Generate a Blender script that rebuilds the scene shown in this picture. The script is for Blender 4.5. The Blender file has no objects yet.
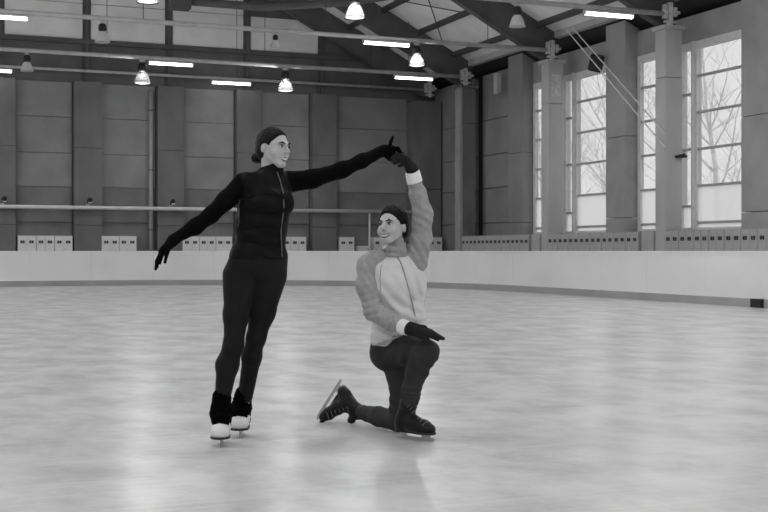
import bpy, bmesh, math, random
import numpy as np
from mathutils import Vector, Matrix

# ------------------------------------------------------------------ camera, world, exposure
SC = bpy.context.scene
C = SC.collection
YAW = math.radians(22.0)          # view turned from the hall's long axis
FPX = 1200.0                      # focal length in pixels of a 768 px wide frame
CAM_H = 1.07
HORIZON = 251.0
cam_d = bpy.data.cameras.new('camera')
cam = bpy.data.objects.new('camera', cam_d)
C.objects.link(cam)
cam.location = (0, 0, CAM_H)
cam.rotation_euler = (math.radians(90), 0, -YAW)
cam_d.sensor_width = 36.0
cam_d.lens = 36.0 * FPX / 768.0
cam_d.shift_y = -(256.0 - HORIZON) / 768.0
cam_d.clip_end = 500
SC.camera = cam

W = bpy.data.worlds.new('overcast_sky'); SC.world = W; W.use_nodes = True
bg = W.node_tree.nodes['Background']
bg.inputs['Color'].default_value = (1, 1, 1, 1)
bg.inputs['Strength'].default_value = 1.0

vs = SC.view_settings
vs.view_transform = 'Standard'; vs.look = 'None'; vs.gamma = 1.0; vs.exposure = 0.0
vs.use_curve_mapping = False
SC.cycles.max_bounces = 6; SC.cycles.diffuse_bounces = 4; SC.cycles.transparent_max_bounces = 12
SC.cycles.sample_clamp_indirect = 4.0

LAMP_W = 31.0
DOME_W = 67.0
TUBE_E = 6.0

# ------------------------------------------------------------------ helpers
R_ = random.Random(7)
PI = math.pi

def lin(v):
    v /= 255.0
    return v / 12.92 if v <= 0.04045 else ((v + 0.055) / 1.055) ** 2.4

MATS = {}
def mat(name, val, rough=0.6, var=0.12, scale=3.0, bump=0.0, bscale=40.0, spec=0.4, metal=0.0, streak=None, emit=0.0, sheen=0.0):
    """grey procedural material; val is linear albedo"""
    if name in MATS: return MATS[name]
    m = bpy.data.materials.new(name); m.use_nodes = True
    nt = m.node_tree; N = nt.nodes; Lk = nt.links
    b = N['Principled BSDF']
    tc = N.new('ShaderNodeTexCoord')
    mp = N.new('ShaderNodeMapping'); Lk.new(tc.outputs['Object'], mp.inputs['Vector'])
    if streak: mp.inputs['Scale'].default_value = streak
    no = N.new('ShaderNodeTexNoise'); no.inputs['Scale'].default_value = scale; no.inputs['Detail'].default_value = 5
    Lk.new(mp.outputs['Vector'], no.inputs['Vector'])
    cr = N.new('ShaderNodeValToRGB')
    lo, hi = val * (1 - var), min(0.95, val * (1 + var))
    cr.color_ramp.elements[0].position = 0.3; cr.color_ramp.elements[1].position = 0.7
    cr.color_ramp.elements[0].color = (lo, lo, lo, 1); cr.color_ramp.elements[1].color = (hi, hi, hi, 1)
    Lk.new(no.outputs['Fac'], cr.inputs['Fac']); Lk.new(cr.outputs['Color'], b.inputs['Base Color'])
    b.inputs['Roughness'].default_value = rough
    b.inputs['Specular IOR Level'].default_value = spec
    b.inputs['Metallic'].default_value = metal
    if sheen:
        b.inputs['Sheen Weight'].default_value = sheen
    if bump:
        n2 = N.new('ShaderNodeTexNoise'); n2.inputs['Scale'].default_value = bscale; n2.inputs['Detail'].default_value = 4
        Lk.new(mp.outputs['Vector'], n2.inputs['Vector'])
        bp = N.new('ShaderNodeBump'); bp.inputs['Strength'].default_value = bump; bp.inputs['Distance'].default_value = 0.01
        Lk.new(n2.outputs['Fac'], bp.inputs['Height']); Lk.new(bp.outputs['Normal'], b.inputs['Normal'])
    if emit:
        b.inputs['Emission Color'].default_value = (1, 1, 1, 1); b.inputs['Emission Strength'].default_value = emit
    MATS[name] = m
    return m

def mesh_obj(name, me, material, parent=None):
    o = bpy.data.objects.new(name, me); C.objects.link(o)
    if material and not me.materials: me.materials.append(material)
    if parent: o.parent = parent
    return o

def obj(name, bm, material, parent=None, smooth=False):
    me = bpy.data.meshes.new(name)
    bmesh.ops.recalc_face_normals(bm, faces=bm.faces)
    if smooth:
        for f in bm.faces: f.smooth = True
    bm.to_mesh(me); bm.free()
    return mesh_obj(name, me, material, parent)

def box(bm, x0, x1, y0, y1, z0, z1, M=None):
    r = bmesh.ops.create_cube(bm, size=1)
    for v in r['verts']:
        c = Vector(((x0 + x1) / 2 + v.co.x * (x1 - x0), (y0 + y1) / 2 + v.co.y * (y1 - y0), (z0 + z1) / 2 + v.co.z * (z1 - z0)))
        v.co = M @ c if M else c
    return r['verts']

def boxm(*a):
    bm = bmesh.new(); box(bm, *a); return bm

def tube(bm, pts, rad, seg=8, cap=True):
    pts = [Vector(p) for p in pts]
    n = len(pts)
    rads = rad if isinstance(rad, (list, tuple)) else [rad] * n
    rings = []
    prev = None
    for i, p in enumerate(pts):
        t = (pts[min(i + 1, n - 1)] - pts[max(i - 1, 0)]).normalized()
        if prev is None:
            ref = Vector((0, 0, 1)) if abs(t.z) < 0.9 else Vector((1, 0, 0))
            a = t.cross(ref).normalized()
        else:
            a = (prev - t * prev.dot(t)).normalized()
        prev = a
        b = t.cross(a)
        rings.append([bm.verts.new(p + (a * math.cos(2 * PI * k / seg) + b * math.sin(2 * PI * k / seg)) * rads[i]) for k in range(seg)])
    for i in range(n - 1):
        for k in range(seg):
            bm.faces.new((rings[i][k], rings[i][(k + 1) % seg], rings[i + 1][(k + 1) % seg], rings[i + 1][k]))
    if cap:
        bm.faces.new(rings[0][::-1]); bm.faces.new(rings[-1])

def lathe(bm, prof, seg=20, c=(0, 0, 0)):
    rings = []
    for r, z in prof:
        rings.append([bm.verts.new((c[0] + r * math.cos(2 * PI * k / seg), c[1] + r * math.sin(2 * PI * k / seg), c[2] + z)) for k in range(seg)])
    for i in range(len(prof) - 1):
        for k in range(seg):
            bm.faces.new((rings[i][k], rings[i][(k + 1) % seg], rings[i + 1][(k + 1) % seg], rings[i + 1][k]))
    return rings

def prism(bm, poly, y0, y1):
    """poly in XZ, extruded along Y"""
    a = [bm.verts.new((x, y0, z)) for x, z in poly]
    b = [bm.verts.new((x, y1, z)) for x, z in poly]
    n = len(poly)
    bm.faces.new(a); bm.faces.new(b[::-1])
    for i in range(n):
        bm.faces.new((a[i], a[(i + 1) % n], b[(i + 1) % n], b[i]))

def tag(o, label, cat, group=None):
    o['label'] = label; o['category'] = cat
    if group: o['group'] = group
    return o

def thing(name, label, cat, loc=(0, 0, 0), rotz=0.0, group=None):
    o = bpy.data.objects.new(name, None); C.objects.link(o)
    o.location = loc; o.rotation_euler = (0, 0, rotz); o.empty_display_size = 0.2
    return tag(o, label, cat, group)

def struct(o, label=None):
    o['kind'] = 'structure'
    if label: o['label'] = label
    return o

def dup(root, loc, label=None, group=None):
    r = root.copy(); C.objects.link(r); r.location = loc
    if label: r['label'] = label
    if group: r['group'] = group
    for ch in list(root.children):
        c = ch.copy(); C.objects.link(c); c.parent = r
        for g in ch.children:
            d = g.copy(); C.objects.link(d); d.parent = c
    return r

# ------------------------------------------------------------------ materials
M_wall = mat('painted_concrete', 0.27, 0.8, 0.14, 1.2, 0.25, 12, streak=(1, 1, 0.6))
M_pil = mat('pilaster_concrete', 0.165, 0.8, 0.16, 1.5, 0.3, 14, streak=(1, 1, 0.5))
M_dark = mat('dark_wall', 0.13, 0.85, 0.15, 1.5, 0.2, 10)
M_gable = mat('pale_gable_board', 0.8, 0.8, 0.1, 0.9, 0.1, 8)
M_col = mat('column_paint', 0.5, 0.75, 0.12, 1.2, 0.25, 12, streak=(1, 1, 0.4))
M_rwall = mat('right_wall_paint', 0.36, 0.75, 0.12, 1.4, 0.2, 12)
M_ceil = mat('ceiling_board', 0.88, 0.85, 0.10, 0.8, 0.1, 10)
M_steel = mat('dark_girder_steel', 0.1, 0.55, 0.2, 2.0, 0.1, 30)
M_purl = mat('purlin_steel', 0.07, 0.6, 0.2, 2)
M_eave = mat('eave_beam', 0.5, 0.7, 0.1, 2)
M_white = mat('white_frame_paint', 0.75, 0.5, 0.06, 4)
M_bar = mat('glazing_bar_paint', 0.42, 0.5, 0.08, 4)
M_board = mat('rink_board_plastic', 0.74, 0.45, 0.05, 0.7, 0.0, spec=0.3)
M_kick = mat('kick_plate_plastic', 0.33, 0.45, 0.10, 1.2)
M_cap = mat('cap_rail', 0.78, 0.45, 0.05, 2)
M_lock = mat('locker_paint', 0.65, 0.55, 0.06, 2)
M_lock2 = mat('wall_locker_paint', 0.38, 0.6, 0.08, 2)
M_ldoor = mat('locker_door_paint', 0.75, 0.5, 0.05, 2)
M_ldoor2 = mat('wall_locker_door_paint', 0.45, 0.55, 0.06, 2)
M_black = mat('black_plastic_and_shade', 0.012, 0.5, 0.2, 8)  # black plastic parts; also paints the shade in eave and wall gaps
M_vent = mat('dark_vent', 0.03, 0.7, 0.3, 20)
M_pipe = mat('pale_pipe', 0.78, 0.4, 0.1, 3)
M_rail = mat('rail_steel', 0.5, 0.45, 0.15, 4)
M_brk = mat('pale_bracket', 0.6, 0.55, 0.2, 9)
M_conc = mat('concrete_floor', 0.25, 0.8, 0.15, 2)
M_snow = mat('snow', 0.80, 0.8, 0.05, 1)
M_bark = mat('hazed_pale_bark', .86, 0.85, 0.3, 4)  # pale bark, lightened further to paint in the haze outdoors
M_tube = mat('lit_tube', 0.8, 0.4, 0.0, 1, emit=TUBE_E)
M_lens = mat('lit_lens', 0.8, 0.4, 0.0, 1, emit=1.6)
M_lensoff = mat('unlit_lens', 0.6, 0.4, 0.05, 6)

def glass_mat(name, tr):
    m = bpy.data.materials.new(name); m.use_nodes = True
    nt = m.node_tree; N = nt.nodes; N.remove(N['Principled BSDF'])
    out = N['Material Output']
    a = N.new('ShaderNodeBsdfTransparent'); a.inputs['Color'].default_value = (tr, tr, tr, 1)
    g = N.new('ShaderNodeBsdfGlossy'); g.inputs['Roughness'].default_value = 0.35
    mx = N.new("ShaderNodeMixShader")
    mx.inputs[0].default_value = 0.03; nt.links.new(a.outputs[0], mx.inputs[1]); nt.links.new(g.outputs[0], mx.inputs[2])
    nt.links.new(mx.outputs[0], out.inputs['Surface'])
    return m
M_glass = glass_mat('window_glass', 0.88)

def frost_mat():
    m = bpy.data.materials.new('frosted_pane'); m.use_nodes = True
    nt = m.node_tree; N = nt.nodes; N.remove(N['Principled BSDF'])
    t = N.new('ShaderNodeBsdfTranslucent'); t.inputs['Color'].default_value = (0.9, 0.9, 0.9, 1)
    a = N.new('ShaderNodeBsdfTransparent')
    no = N.new('ShaderNodeTexNoise'); no.inputs['Scale'].default_value = 1.5
    mr = N.new('ShaderNodeMapRange'); mr.inputs['To Min'].default_value = 0.28; mr.inputs['To Max'].default_value = 0.36
    mx = N.new('ShaderNodeMixShader')
    nt.links.new(no.outputs['Fac'], mr.inputs['Value']); nt.links.new(mr.outputs[0], mx.inputs[0])
    nt.links.new(t.outputs[0], mx.inputs[1]); nt.links.new(a.outputs[0], mx.inputs[2])
    nt.links.new(mx.outputs[0], N['Material Output'].inputs['Surface'])
    return m
M_frost = frost_mat()

def lampglass_mat():
    m = bpy.data.materials.new('lamp_dome_glass'); m.use_nodes = True
    b = m.node_tree.nodes['Principled BSDF']
    b.inputs['Base Color'].default_value = (0.06, 0.06, 0.06, 1); b.inputs['Roughness'].default_value = 0.3
    N = m.node_tree.nodes
    t = N.new('ShaderNodeBsdfTransparent'); mx = N.new('ShaderNodeMixShader')
    wv = N.new('ShaderNodeTexNoise'); wv.inputs['Scale'].default_value = 14
    mr = N.new('ShaderNodeMapRange'); mr.inputs['To Min'].default_value = 0.45; mr.inputs['To Max'].default_value = 0.8
    m.node_tree.links.new(wv.outputs['Fac'], mr.inputs['Value']); m.node_tree.links.new(mr.outputs[0], mx.inputs[0])
    m.node_tree.links.new(b.outputs[0], mx.inputs[1]); m.node_tree.links.new(t.outputs[0], mx.inputs[2])
    m.node_tree.links.new(mx.outputs[0], N['Material Output'].inputs['Surface'])
    return m
M_dome = lampglass_mat()
M_domeoff = mat('unlit_dome_glass', 0.6, 0.3, 0.12, 14)

def ice_mat():
    m = bpy.data.materials.new('ice'); m.use_nodes = True
    nt = m.node_tree; N = nt.nodes; Lk = nt.links; b = N['Principled BSDF']
    tc = N.new('ShaderNodeTexCoord')
    mp = N.new('ShaderNodeMapping'); mp.inputs['Rotation'].default_value = (0, 0, 0.5); mp.inputs['Scale'].default_value = (1.1, 0.75, 1)
    Lk.new(tc.outputs['Object'], mp.inputs['Vector'])
    n1 = N.new('ShaderNodeTexNoise'); n1.inputs['Scale'].default_value = 1.9; n1.inputs['Detail'].default_value = 8; n1.inputs['Roughness'].default_value = 0.66
    Lk.new(mp.outputs[0], n1.inputs['Vector'])
    cr = N.new('ShaderNodeValToRGB'); cr.color_ramp.elements[0].position = 0.36; cr.color_ramp.elements[1].position = 0.62
    cr.color_ramp.elements[0].color = (0.475, 0.475, 0.475, 1); cr.color_ramp.elements[1].color = (0.625, 0.625, 0.625, 1)
    Lk.new(n1.outputs['Fac'], cr.inputs['Fac'])
    # skate scratches: several stretched noise layers of thin lines
    last = cr.outputs['Color']
    fac_sum = None
    for i, (rot, sx, sy, sc) in enumerate(((0.3, 0.25, 5, 2.2), (-0.5, 0.2, 5, 2.6), (1.25, 0.22, 6, 2.0), (-1.15, 0.3, 5, 2.9))):
        mpi = N.new('ShaderNodeMapping'); mpi.inputs['Rotation'].default_value = (0, 0, rot); mpi.inputs['Scale'].default_value = (sx, sy, 1)
        Lk.new(tc.outputs['Object'], mpi.inputs['Vector'])
        ni = N.new('ShaderNodeTexNoise'); ni.inputs['Scale'].default_value = sc; ni.inputs['Detail'].default_value = 3; ni.inputs['Distortion'].default_value = 0.4
        Lk.new(mpi.outputs[0], ni.inputs['Vector'])
        r = N.new('ShaderNodeMapRange'); r.inputs['From Min'].default_value = 0.60; r.inputs['From Max'].default_value = 0.70
        Lk.new(ni.outputs['Fac'], r.inputs['Value'])
        if fac_sum is None: fac_sum = r.outputs[0]
        else:
            mx = N.new('ShaderNodeMath'); mx.operation = 'MAXIMUM'
            Lk.new(fac_sum, mx.inputs[0]); Lk.new(r.outputs[0], mx.inputs[1]); fac_sum = mx.outputs[0]
    ml = N.new('ShaderNodeMath'); ml.operation = 'MULTIPLY'; ml.inputs[1].default_value = 0.22
    Lk.new(fac_sum, ml.inputs[0])
    mix = N.new('ShaderNodeMix'); mix.data_type = 'RGBA'
    Lk.new(ml.outputs[0], mix.inputs['Factor']); Lk.new(last, mix.inputs['A']); mix.inputs['B'].default_value = (0.70, 0.70, 0.70, 1)
    Lk.new(mix.outputs['Result'], b.inputs['Base Color'])
    rr = N.new('ShaderNodeMapRange'); rr.inputs['To Min'].default_value = 0.235; rr.inputs['To Max'].default_value = 0.268
    Lk.new(n1.outputs['Fac'], rr.inputs['Value']); Lk.new(rr.outputs[0], b.inputs['Roughness'])
    b.inputs['IOR'].default_value = 1.31; b.inputs['Specular IOR Level'].default_value = 0.5
    n2 = N.new('ShaderNodeTexNoise'); n2.inputs['Scale'].default_value = 3.5; n2.inputs['Detail'].default_value = 4
    Lk.new(tc.outputs['Object'], n2.inputs['Vector'])
    ad = N.new('ShaderNodeMath'); ad.operation = 'ADD'; Lk.new(n2.outputs['Fac'], ad.inputs[0]); Lk.new(ml.outputs[0], ad.inputs[1])
    bp = N.new('ShaderNodeBump'); bp.inputs['Strength'].default_value = 0.06; bp.inputs['Distance'].default_value = 0.02
    Lk.new(ad.outputs[0], bp.inputs['Height']); Lk.new(bp.outputs[0], b.inputs['Normal'])
    return m
M_ice = ice_mat()

# ------------------------------------------------------------------ hall dimensions
XR, XL = 19.2, -20.0            # side walls (inner face)
YB, YF = 42.4, -14.0            # back / front walls
RIDGE = (XR + XL) / 2
BX, BXL, BY, BYF, BR = 15.0, -15.0, 37.6, -10.0, 9.5     # rink boards
def roof_z(x):
    x = x if x >= RIDGE else 2 * RIDGE - x
    return 7.85 + (18.49 - x) * 0.5

COLS_Y = [38.175 - 6 * i for i in range(0, 9)]           # column centres, columns 0.45 deep
PIERS = [(35.7 - 6 * i, 34.7 - 6 * i) for i in range(0, 9)]

# ------------------------------------------------------------------ ice and floor
def rink_path(off=0.0, seg=12):
    r = BR + off
    x0, x1, y0, y1 = BXL - off, BX + off, BYF - off, BY + off
    pts = []
    for cx, cy, a0 in ((x1 - r, y1 - r, 0), (x0 + r, y1 - r, 90), (x0 + r, y0 + r, 180), (x1 - r, y0 + r, 270)):
        for k in range(seg + 1):
            a = math.radians(a0 + 90.0 * k / seg)
            pts.append((cx + r * math.cos(a), cy + r * math.sin(a)))
    return pts
bm = bmesh.new()
bm.faces.new([bm.verts.new((x, y, 0)) for x, y in rink_path(0.05)])
struct(obj('floor', bm, M_ice), 'scratched grey ice sheet of the rink')
bm = bmesh.new()
box(bm, XL - .5, 24, YF - .5, YB + .5, -0.16, -0.01)
struct(obj('floor', bm, M_conc), 'concrete walkway around the rink')
bm = bmesh.new()
box(bm, 24, 160, -60, 180, -0.5, -0.2)
struct(obj('snow_ground', bm, M_snow), 'snowy ground outside the windows')

# ------------------------------------------------------------------ back wall
wb = struct(obj('wall_back', boxm(XL, XR + .6, YB + 0.02, YB + 0.3, -0.1, 20), M_dark))
zs = [0.0, 2.05, 3.27, 4.43, 5.67, 6.88]
pilx = [14.6 - 2.86 * i for i in range(0, 12)]
PW = 0.47
edges = sorted([XL] + [p - PW for p in pilx] + [p + PW for p in pilx] + [18.3, XR])
def panel(name, x0, x1, y0, y1, z0, z1, m, parent, bev=0.012):
    bm = bmesh.new(); box(bm, x0, x1, y0, y1, z0, z1)
    bmesh.ops.bevel(bm, geom=bm.edges[:], offset=bev, segments=1, affect='EDGES')
    return obj(name, bm, m, parent)
gaps = [(pilx[0] + PW + .03, 18.05)] + [(pilx[i + 1] + PW + .03, pilx[i] - PW - .03) for i in range(len(pilx) - 1)]
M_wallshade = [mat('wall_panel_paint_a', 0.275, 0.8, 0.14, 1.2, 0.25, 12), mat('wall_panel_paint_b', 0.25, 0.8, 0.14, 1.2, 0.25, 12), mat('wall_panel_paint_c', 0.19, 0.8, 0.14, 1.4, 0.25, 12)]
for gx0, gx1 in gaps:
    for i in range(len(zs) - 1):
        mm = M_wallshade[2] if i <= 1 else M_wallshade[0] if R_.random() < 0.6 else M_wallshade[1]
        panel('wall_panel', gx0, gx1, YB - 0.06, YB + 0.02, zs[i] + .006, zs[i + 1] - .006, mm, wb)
for p in pilx:
    for z0, z1, d in ((0, 1.95, 0), (1.957, 4.6, 0.0), (4.607, 6.88, 0.0)):
        panel('pilaster', p - PW, p + PW, YB - 0.42 + d, YB + .02, z0, z1, M_pil, wb)
    bm = bmesh.new(); box(bm, p - .06, p + .06, YB - .12, YB + .02, 6.88, 15)
    box(bm, p - .13, p + .13, YB - .04, YB + .02, 6.88, 15)
    obj('gable_post', bm, M_steel, wb)
# corner pilaster under the last girder
for z0, z1 in ((0, 3.4), (3.42, 6.75)):
    panel('pilaster', 18.05, 19.15, 41.55, YB + .02, z0, z1, M_pil, wb)
# pale upper gable boards between posts
px = sorted(pilx + [XR - .2, XL + .2])
for a, b in zip(px[:-1], px[1:]):
    for z0, z1 in ((8.40, 9.62), (9.64, 10.86), (10.88, 12.1)):
        if z1 - .6 < min(roof_z(a), roof_z(b)):
            panel('gable_panel', a + .14, b - .14, YB - 0.05, YB + .02, z0, z1, M_gable, wb)
obj('gable_beam', boxm(XL, XR, YB - .14, YB + .02, 8.22, 8.38), M_steel, wb)

# ------------------------------------------------------------------ right wall: piers, sill, header, columns, windows
bm = bmesh.new()
box(bm, XR + .24, XR + .30, 34.7, YB + .3, -.1, 7.9)                 # solid end wall
box(bm, XR + .02, XR + .40, YF, 34.7, -.1, 1.60)                      # sill wall
box(bm, XR + .10, XR + .40, YF, 34.7, 6.55, 7.25)                     # header
wr = struct(obj('wall_right', bm, M_rwall))
obj('eave_shadow_board', boxm(XR + .35, XR + .55, YF, 34.7, 7.25, 8.2), M_black, wr)  # near-black board, its colour stands in for shade in the eave gap
for y1, y0 in ((42.35, 40.3), (40.28, 38.90), (38.23, 35.72)):
    for z0, z1 in ((0, 2.05), (2.05, 3.27), (3.27, 4.43), (4.43, 5.67), (5.67, 7.3)):
        panel('wall_panel', XR + .02, XR + .25, y0, y1 - .02, z0 + .01, z1 - .01, M_wallshade[1] if z0 < 3 else M_wall, wr)
obj('shade_gap_panel', boxm(XR + .2, XR + .26, 38.24, 38.89, 0, 7.6), M_black, wr)  # black panel painted as the shade in the gap behind the column
for i, (ya, yb_) in enumerate(PIERS):
    m = M_wall if i == 0 else M_rwall
    for z0, z1 in ((0, 2.0), (2.015, 4.3), (4.315, 7.75)):
        panel('pier', XR - .30, XR + .24, yb_, ya, z0, z1, m, wr, .008)
for i, yc in enumerate(COLS_Y):
    m = M_pil if i == 0 else M_col
    for z0, z1 in ((0, 5.55), (5.56, 6.80)):
        panel('column', 18.3, 18.82, yc - .225, yc + .225, z0, z1, m, wr, .015)
    obj('column_head', boxm(18.24, 18.88, yc - .28, yc + .28, 6.80, 6.90), m, wr)
obj('cover_plate', boxm(18.40, 18.72, COLS_Y[1] - .25, COLS_Y[1] - .22, 5.75, 6.45), M_brk, wr)
obj('duct_outlet', boxm(18.75, 18.9, 36.2, 36.45, 6.4, 7.1), M_col, wr)
obj('pale_strip', boxm(18.22, 18.3, 38.0, 38.38, 0, 6.8), M_rwall, wr)  # narrow pale strip on the hall-side face of the corner column

def window(n, y0, y1, rows, frost_below, fw):
    """one window opening in the plane x ~ XR+.15; rows = heights of horizontal bars"""
    w = bpy.data.objects.new('window_%d' % n, None); C.objects.link(w); struct(w)
    w.location = (XR + .15, (y0 + y1) / 2, 1.62)
    h = (y1 - y0) / 2
    z0, z1 = 0.0, 6.55 - 1.62
    for nm, a in (('jamb', (-.06, .06, -h, -h + fw, z0, z1)), ('jamb', (-.06, .06, h - fw, h, z0, z1)),
                  ('head', (-.06, .06, -h + fw, h - fw, z1 - .2, z1)), ('sill', (-.10, .06, -h + fw, h - fw, z0, z0 + .06))):
        obj(nm, boxm(*a), M_white, w)
    zz = [z0 + .06] + [r - 1.62 for r in rows] + [z1 - .2]
    for r in rows:
        obj('glazing_bar', boxm(-.045, .045, -h + fw, h - fw, r - 1.62 - .03, r - 1.62 + .03), M_bar, w)
    for a, b in zip(zz[:-1], zz[1:]):
        fr = (b + 1.62) < frost_below
        obj('pane', boxm(-.008, .008, -h + fw - .01, h - fw + .01, a - .01, b + .01), M_frost if fr else M_glass, w)
    return w
ROWS = [1.81, 2.77, 3.73, 4.69, 5.64]
n = 1
for i in range(8):
    ya = PIERS[i][1]          # far end of opening
    yb_ = PIERS[i + 1][0]
    window(n, yb_ + 3.05, ya - .02, ROWS, 2.9, .14); n += 1
    window(n, yb_ + 2.42, yb_ + 2.95, [2.25, 3.75, 5.2], 2.4, .05); n += 1
    window(n, yb_ + .02, yb_ + 2.34, ROWS, 2.9, .07); n += 1
    for a, b in ((yb_ + 2.95, yb_ + 3.05), (yb_ + 2.34, yb_ + 2.42)):
        obj('mullion', boxm(XR + .02, XR + .30, a, b, 1.60, 6.56), M_white, wr)
    # daylight portal guiding sky light through the opening
    pl = bpy.data.lights.new('daylight_portal', 'AREA'); pl.shape = 'RECTANGLE'; pl.size = 4.95; pl.size_y = 4.9
    pl.cycles.is_portal = True
    po = bpy.data.objects.new('daylight_portal', pl); C.objects.link(po)
    po.location = (XR + .45, (ya + yb_) / 2, 4.1); po.rotation_euler = (0, math.radians(90), math.radians(90)) 
    po.rotation_euler = Matrix(((0, 0, 1), (1, 0, 0), (0, 1, 0))).to_euler()

# left and front walls (behind and beside the camera)
struct(obj('wall_left', boxm(XL - .3, XL, YF - .3, YB + .3, -.1, 8.2), M_rwall))
struct(obj('wall_front', boxm(XL - .3, XR + .5, YF - .3, YF, -.1, 20), M_rwall))

# ------------------------------------------------------------------ ceiling: boards, purlins, girders
bm = bmesh.new()
t = .12
rz = roof_z(RIDGE)
prism(bm, [(XR + .6, roof_z(XR + .6) + .05), (RIDGE, rz + .05), (XL - .6, roof_z(XL - .6) + .05), (XL - .6, roof_z(XL - .6) + .25), (RIDGE, rz + .3), (XR + .6, roof_z(XR + .6) + .25)], YF - .3, YB + .3)
ce = struct(obj('ceiling', bm, M_ceil))
purx = [18.05 - 1.35 * i for i in range(0, 14)]
for x in purx:
    bm = bmesh.new(); box(bm, x - .05, x + .05, YF, YB, roof_z(x) - .20, roof_z(x) + .03); obj('purlin', bm, M_purl, ce)
    xm = 2 * RIDGE - x
    bm = bmesh.new(); box(bm, xm - .05, xm + .05, YF, YB, roof_z(x) - .20, roof_z(x) + .03); obj('purlin', bm, M_purl, ce)
gy = [41.5] + COLS_Y[:]
# separate ceiling boards in the bays in view
for j in range(5):
    y1, y0 = gy[j] - .1, gy[j + 1] + .1
    for x1, x0 in zip(purx[:7], purx[1:8]):
        k = max(1, round((y1 - y0) / 2.9))
        for q in range(k):
            a = y0 + (y1 - y0) * q / k + .01; b = y0 + (y1 - y0) * (q + 1) / k - .01
            bm = bmesh.new()
            prism(bm, [(x1 - .05, roof_z(x1) - .02), (x0 + .05, roof_z(x0) - .02), (x0 + .05, roof_z(x0) + .05), (x1 - .05, roof_z(x1) + .05)], a, b)
            obj('ceiling_panel', bm, M_ceil, ce)
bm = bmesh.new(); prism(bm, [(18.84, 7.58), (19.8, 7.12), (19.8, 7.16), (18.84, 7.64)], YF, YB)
obj('eave_shade_soffit', bm, M_black, ce)  # near-black board added so the eave reads as an unlit recess
obj('eave_beam', boxm(18.62, 18.86, YF, YB, 7.60, 7.80), M_eave, ce)
def girder(y):
    def bot(x): return 6.9 + (18.2 - x) * 0.535
    xs = [18.75, 18.3, 17.9, 17.2, 16, 13, 9, 5, 2, RIDGE]
    lo = []
    for x in xs:
        z = bot(x)
        if x > 18: z = 6.9
        if x < 9: z = min(bot(9) + (9 - x) * .5, roof_z(x) - .75)
        lo.append((x, z))
    up = [(x, roof_z(x) - .0) for x in (RIDGE, 18.75)]
    half = lo + up
    bm = bmesh.new()
    prism(bm, half, y - .025, y + .025)
    prism(bm, [(2 * RIDGE - x, z) for x, z in half], y - .025, y + .025)
    for a, b in zip(lo[:-1], lo[1:]):        # bottom flange
        for s in (1, -1):
            f = (lambda x: x) if s == 1 else (lambda x: 2 * RIDGE - x)
            prism(bm, [(f(a[0]), a[1]), (f(b[0]), b[1]), (f(b[0]), b[1] + .03), (f(a[0]), a[1] + .03)], y - .12, y + .12)
    return obj('girder', bm, M_steel, ce)
for y in gy: girder(y)
# cross ties on the boards of the bay beside the first full girder
def ray(px, py, d):
    r = (px - 384.0) / FPX * d
    return Vector((d * math.sin(YAW) + r * math.cos(YAW), d * math.cos(YAW) - r * math.sin(YAW), CAM_H - (py - HORIZON) / FPX * d))
for a, b in (((17.6, 32.6), (14.2, 37.8)), ((14.4, 33.0), (17.4, 37.6)), ((17.8, 26.6), (14.2, 31.8))):
    bm = bmesh.new(); tube(bm, [(a[0], a[1], roof_z(a[0]) - .22), (b[0], b[1], roof_z(b[0]) - .22)], .02, 6); obj('cross_tie', bm, M_purl, ce)

# ------------------------------------------------------------------ rink boards
rb = thing('rink_boards', 'long pale rink barrier with grey kick strip curving around the ice', 'barrier', (0, 0, 0))
path = rink_path(0, 8)
path.append(path[0])
# resample at ~2 m
def resample(path, step):
    out = [Vector((*path[0], 0))]
    acc = 0
    for a, b in zip(path[:-1], path[1:]):
        a = Vector((*a, 0)); b = Vector((*b, 0)); L = (b - a).length
        k = max(1, round(L / step))
        for q in range(1, k + 1): out.append(a.lerp(b, q / k))
    return out
rp = resample(path, 2.0)
def quadwall(name, a, b, t0, t1, z0, z1, m, gap):
    d = (b - a).normalized(); nrm = Vector((d.y, -d.x, 0))     # outward
    a2, b2 = a + d * gap, b - d * gap
    bm = bmesh.new()
    v = [bm.verts.new(p + nrm * t + Vector((0, 0, z))) for z in (z0, z1) for t in (t0, t1) for p in (a2, b2)]
    for f in ((0, 1, 3, 2), (4, 6, 7, 5), (0, 4, 5, 1), (2, 3, 7, 6), (0, 2, 6, 4), (1, 5, 7, 3)): bm.faces.new([v[i] for i in f])
    return obj(name, bm, m, rb)
for a, b in zip(rp[:-1], rp[1:]):
    if (b - a).length < .05: continue
    quadwall('board_panel', a, b, 0.01, 0.06, 0.165, 1.035, M_board, .0012)
    quadwall('kick_plate', a, b, 0.0, 0.07, 0.0, 0.165, M_kick, .002)
    quadwall('cap_rail', a, b, -0.005, 0.10, 1.035, 1.07, M_cap, .002)
obj('latch_block', boxm(14.93, 14.998, 18.16, 18.46, 0.01, 0.17), M_black, rb)

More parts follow.
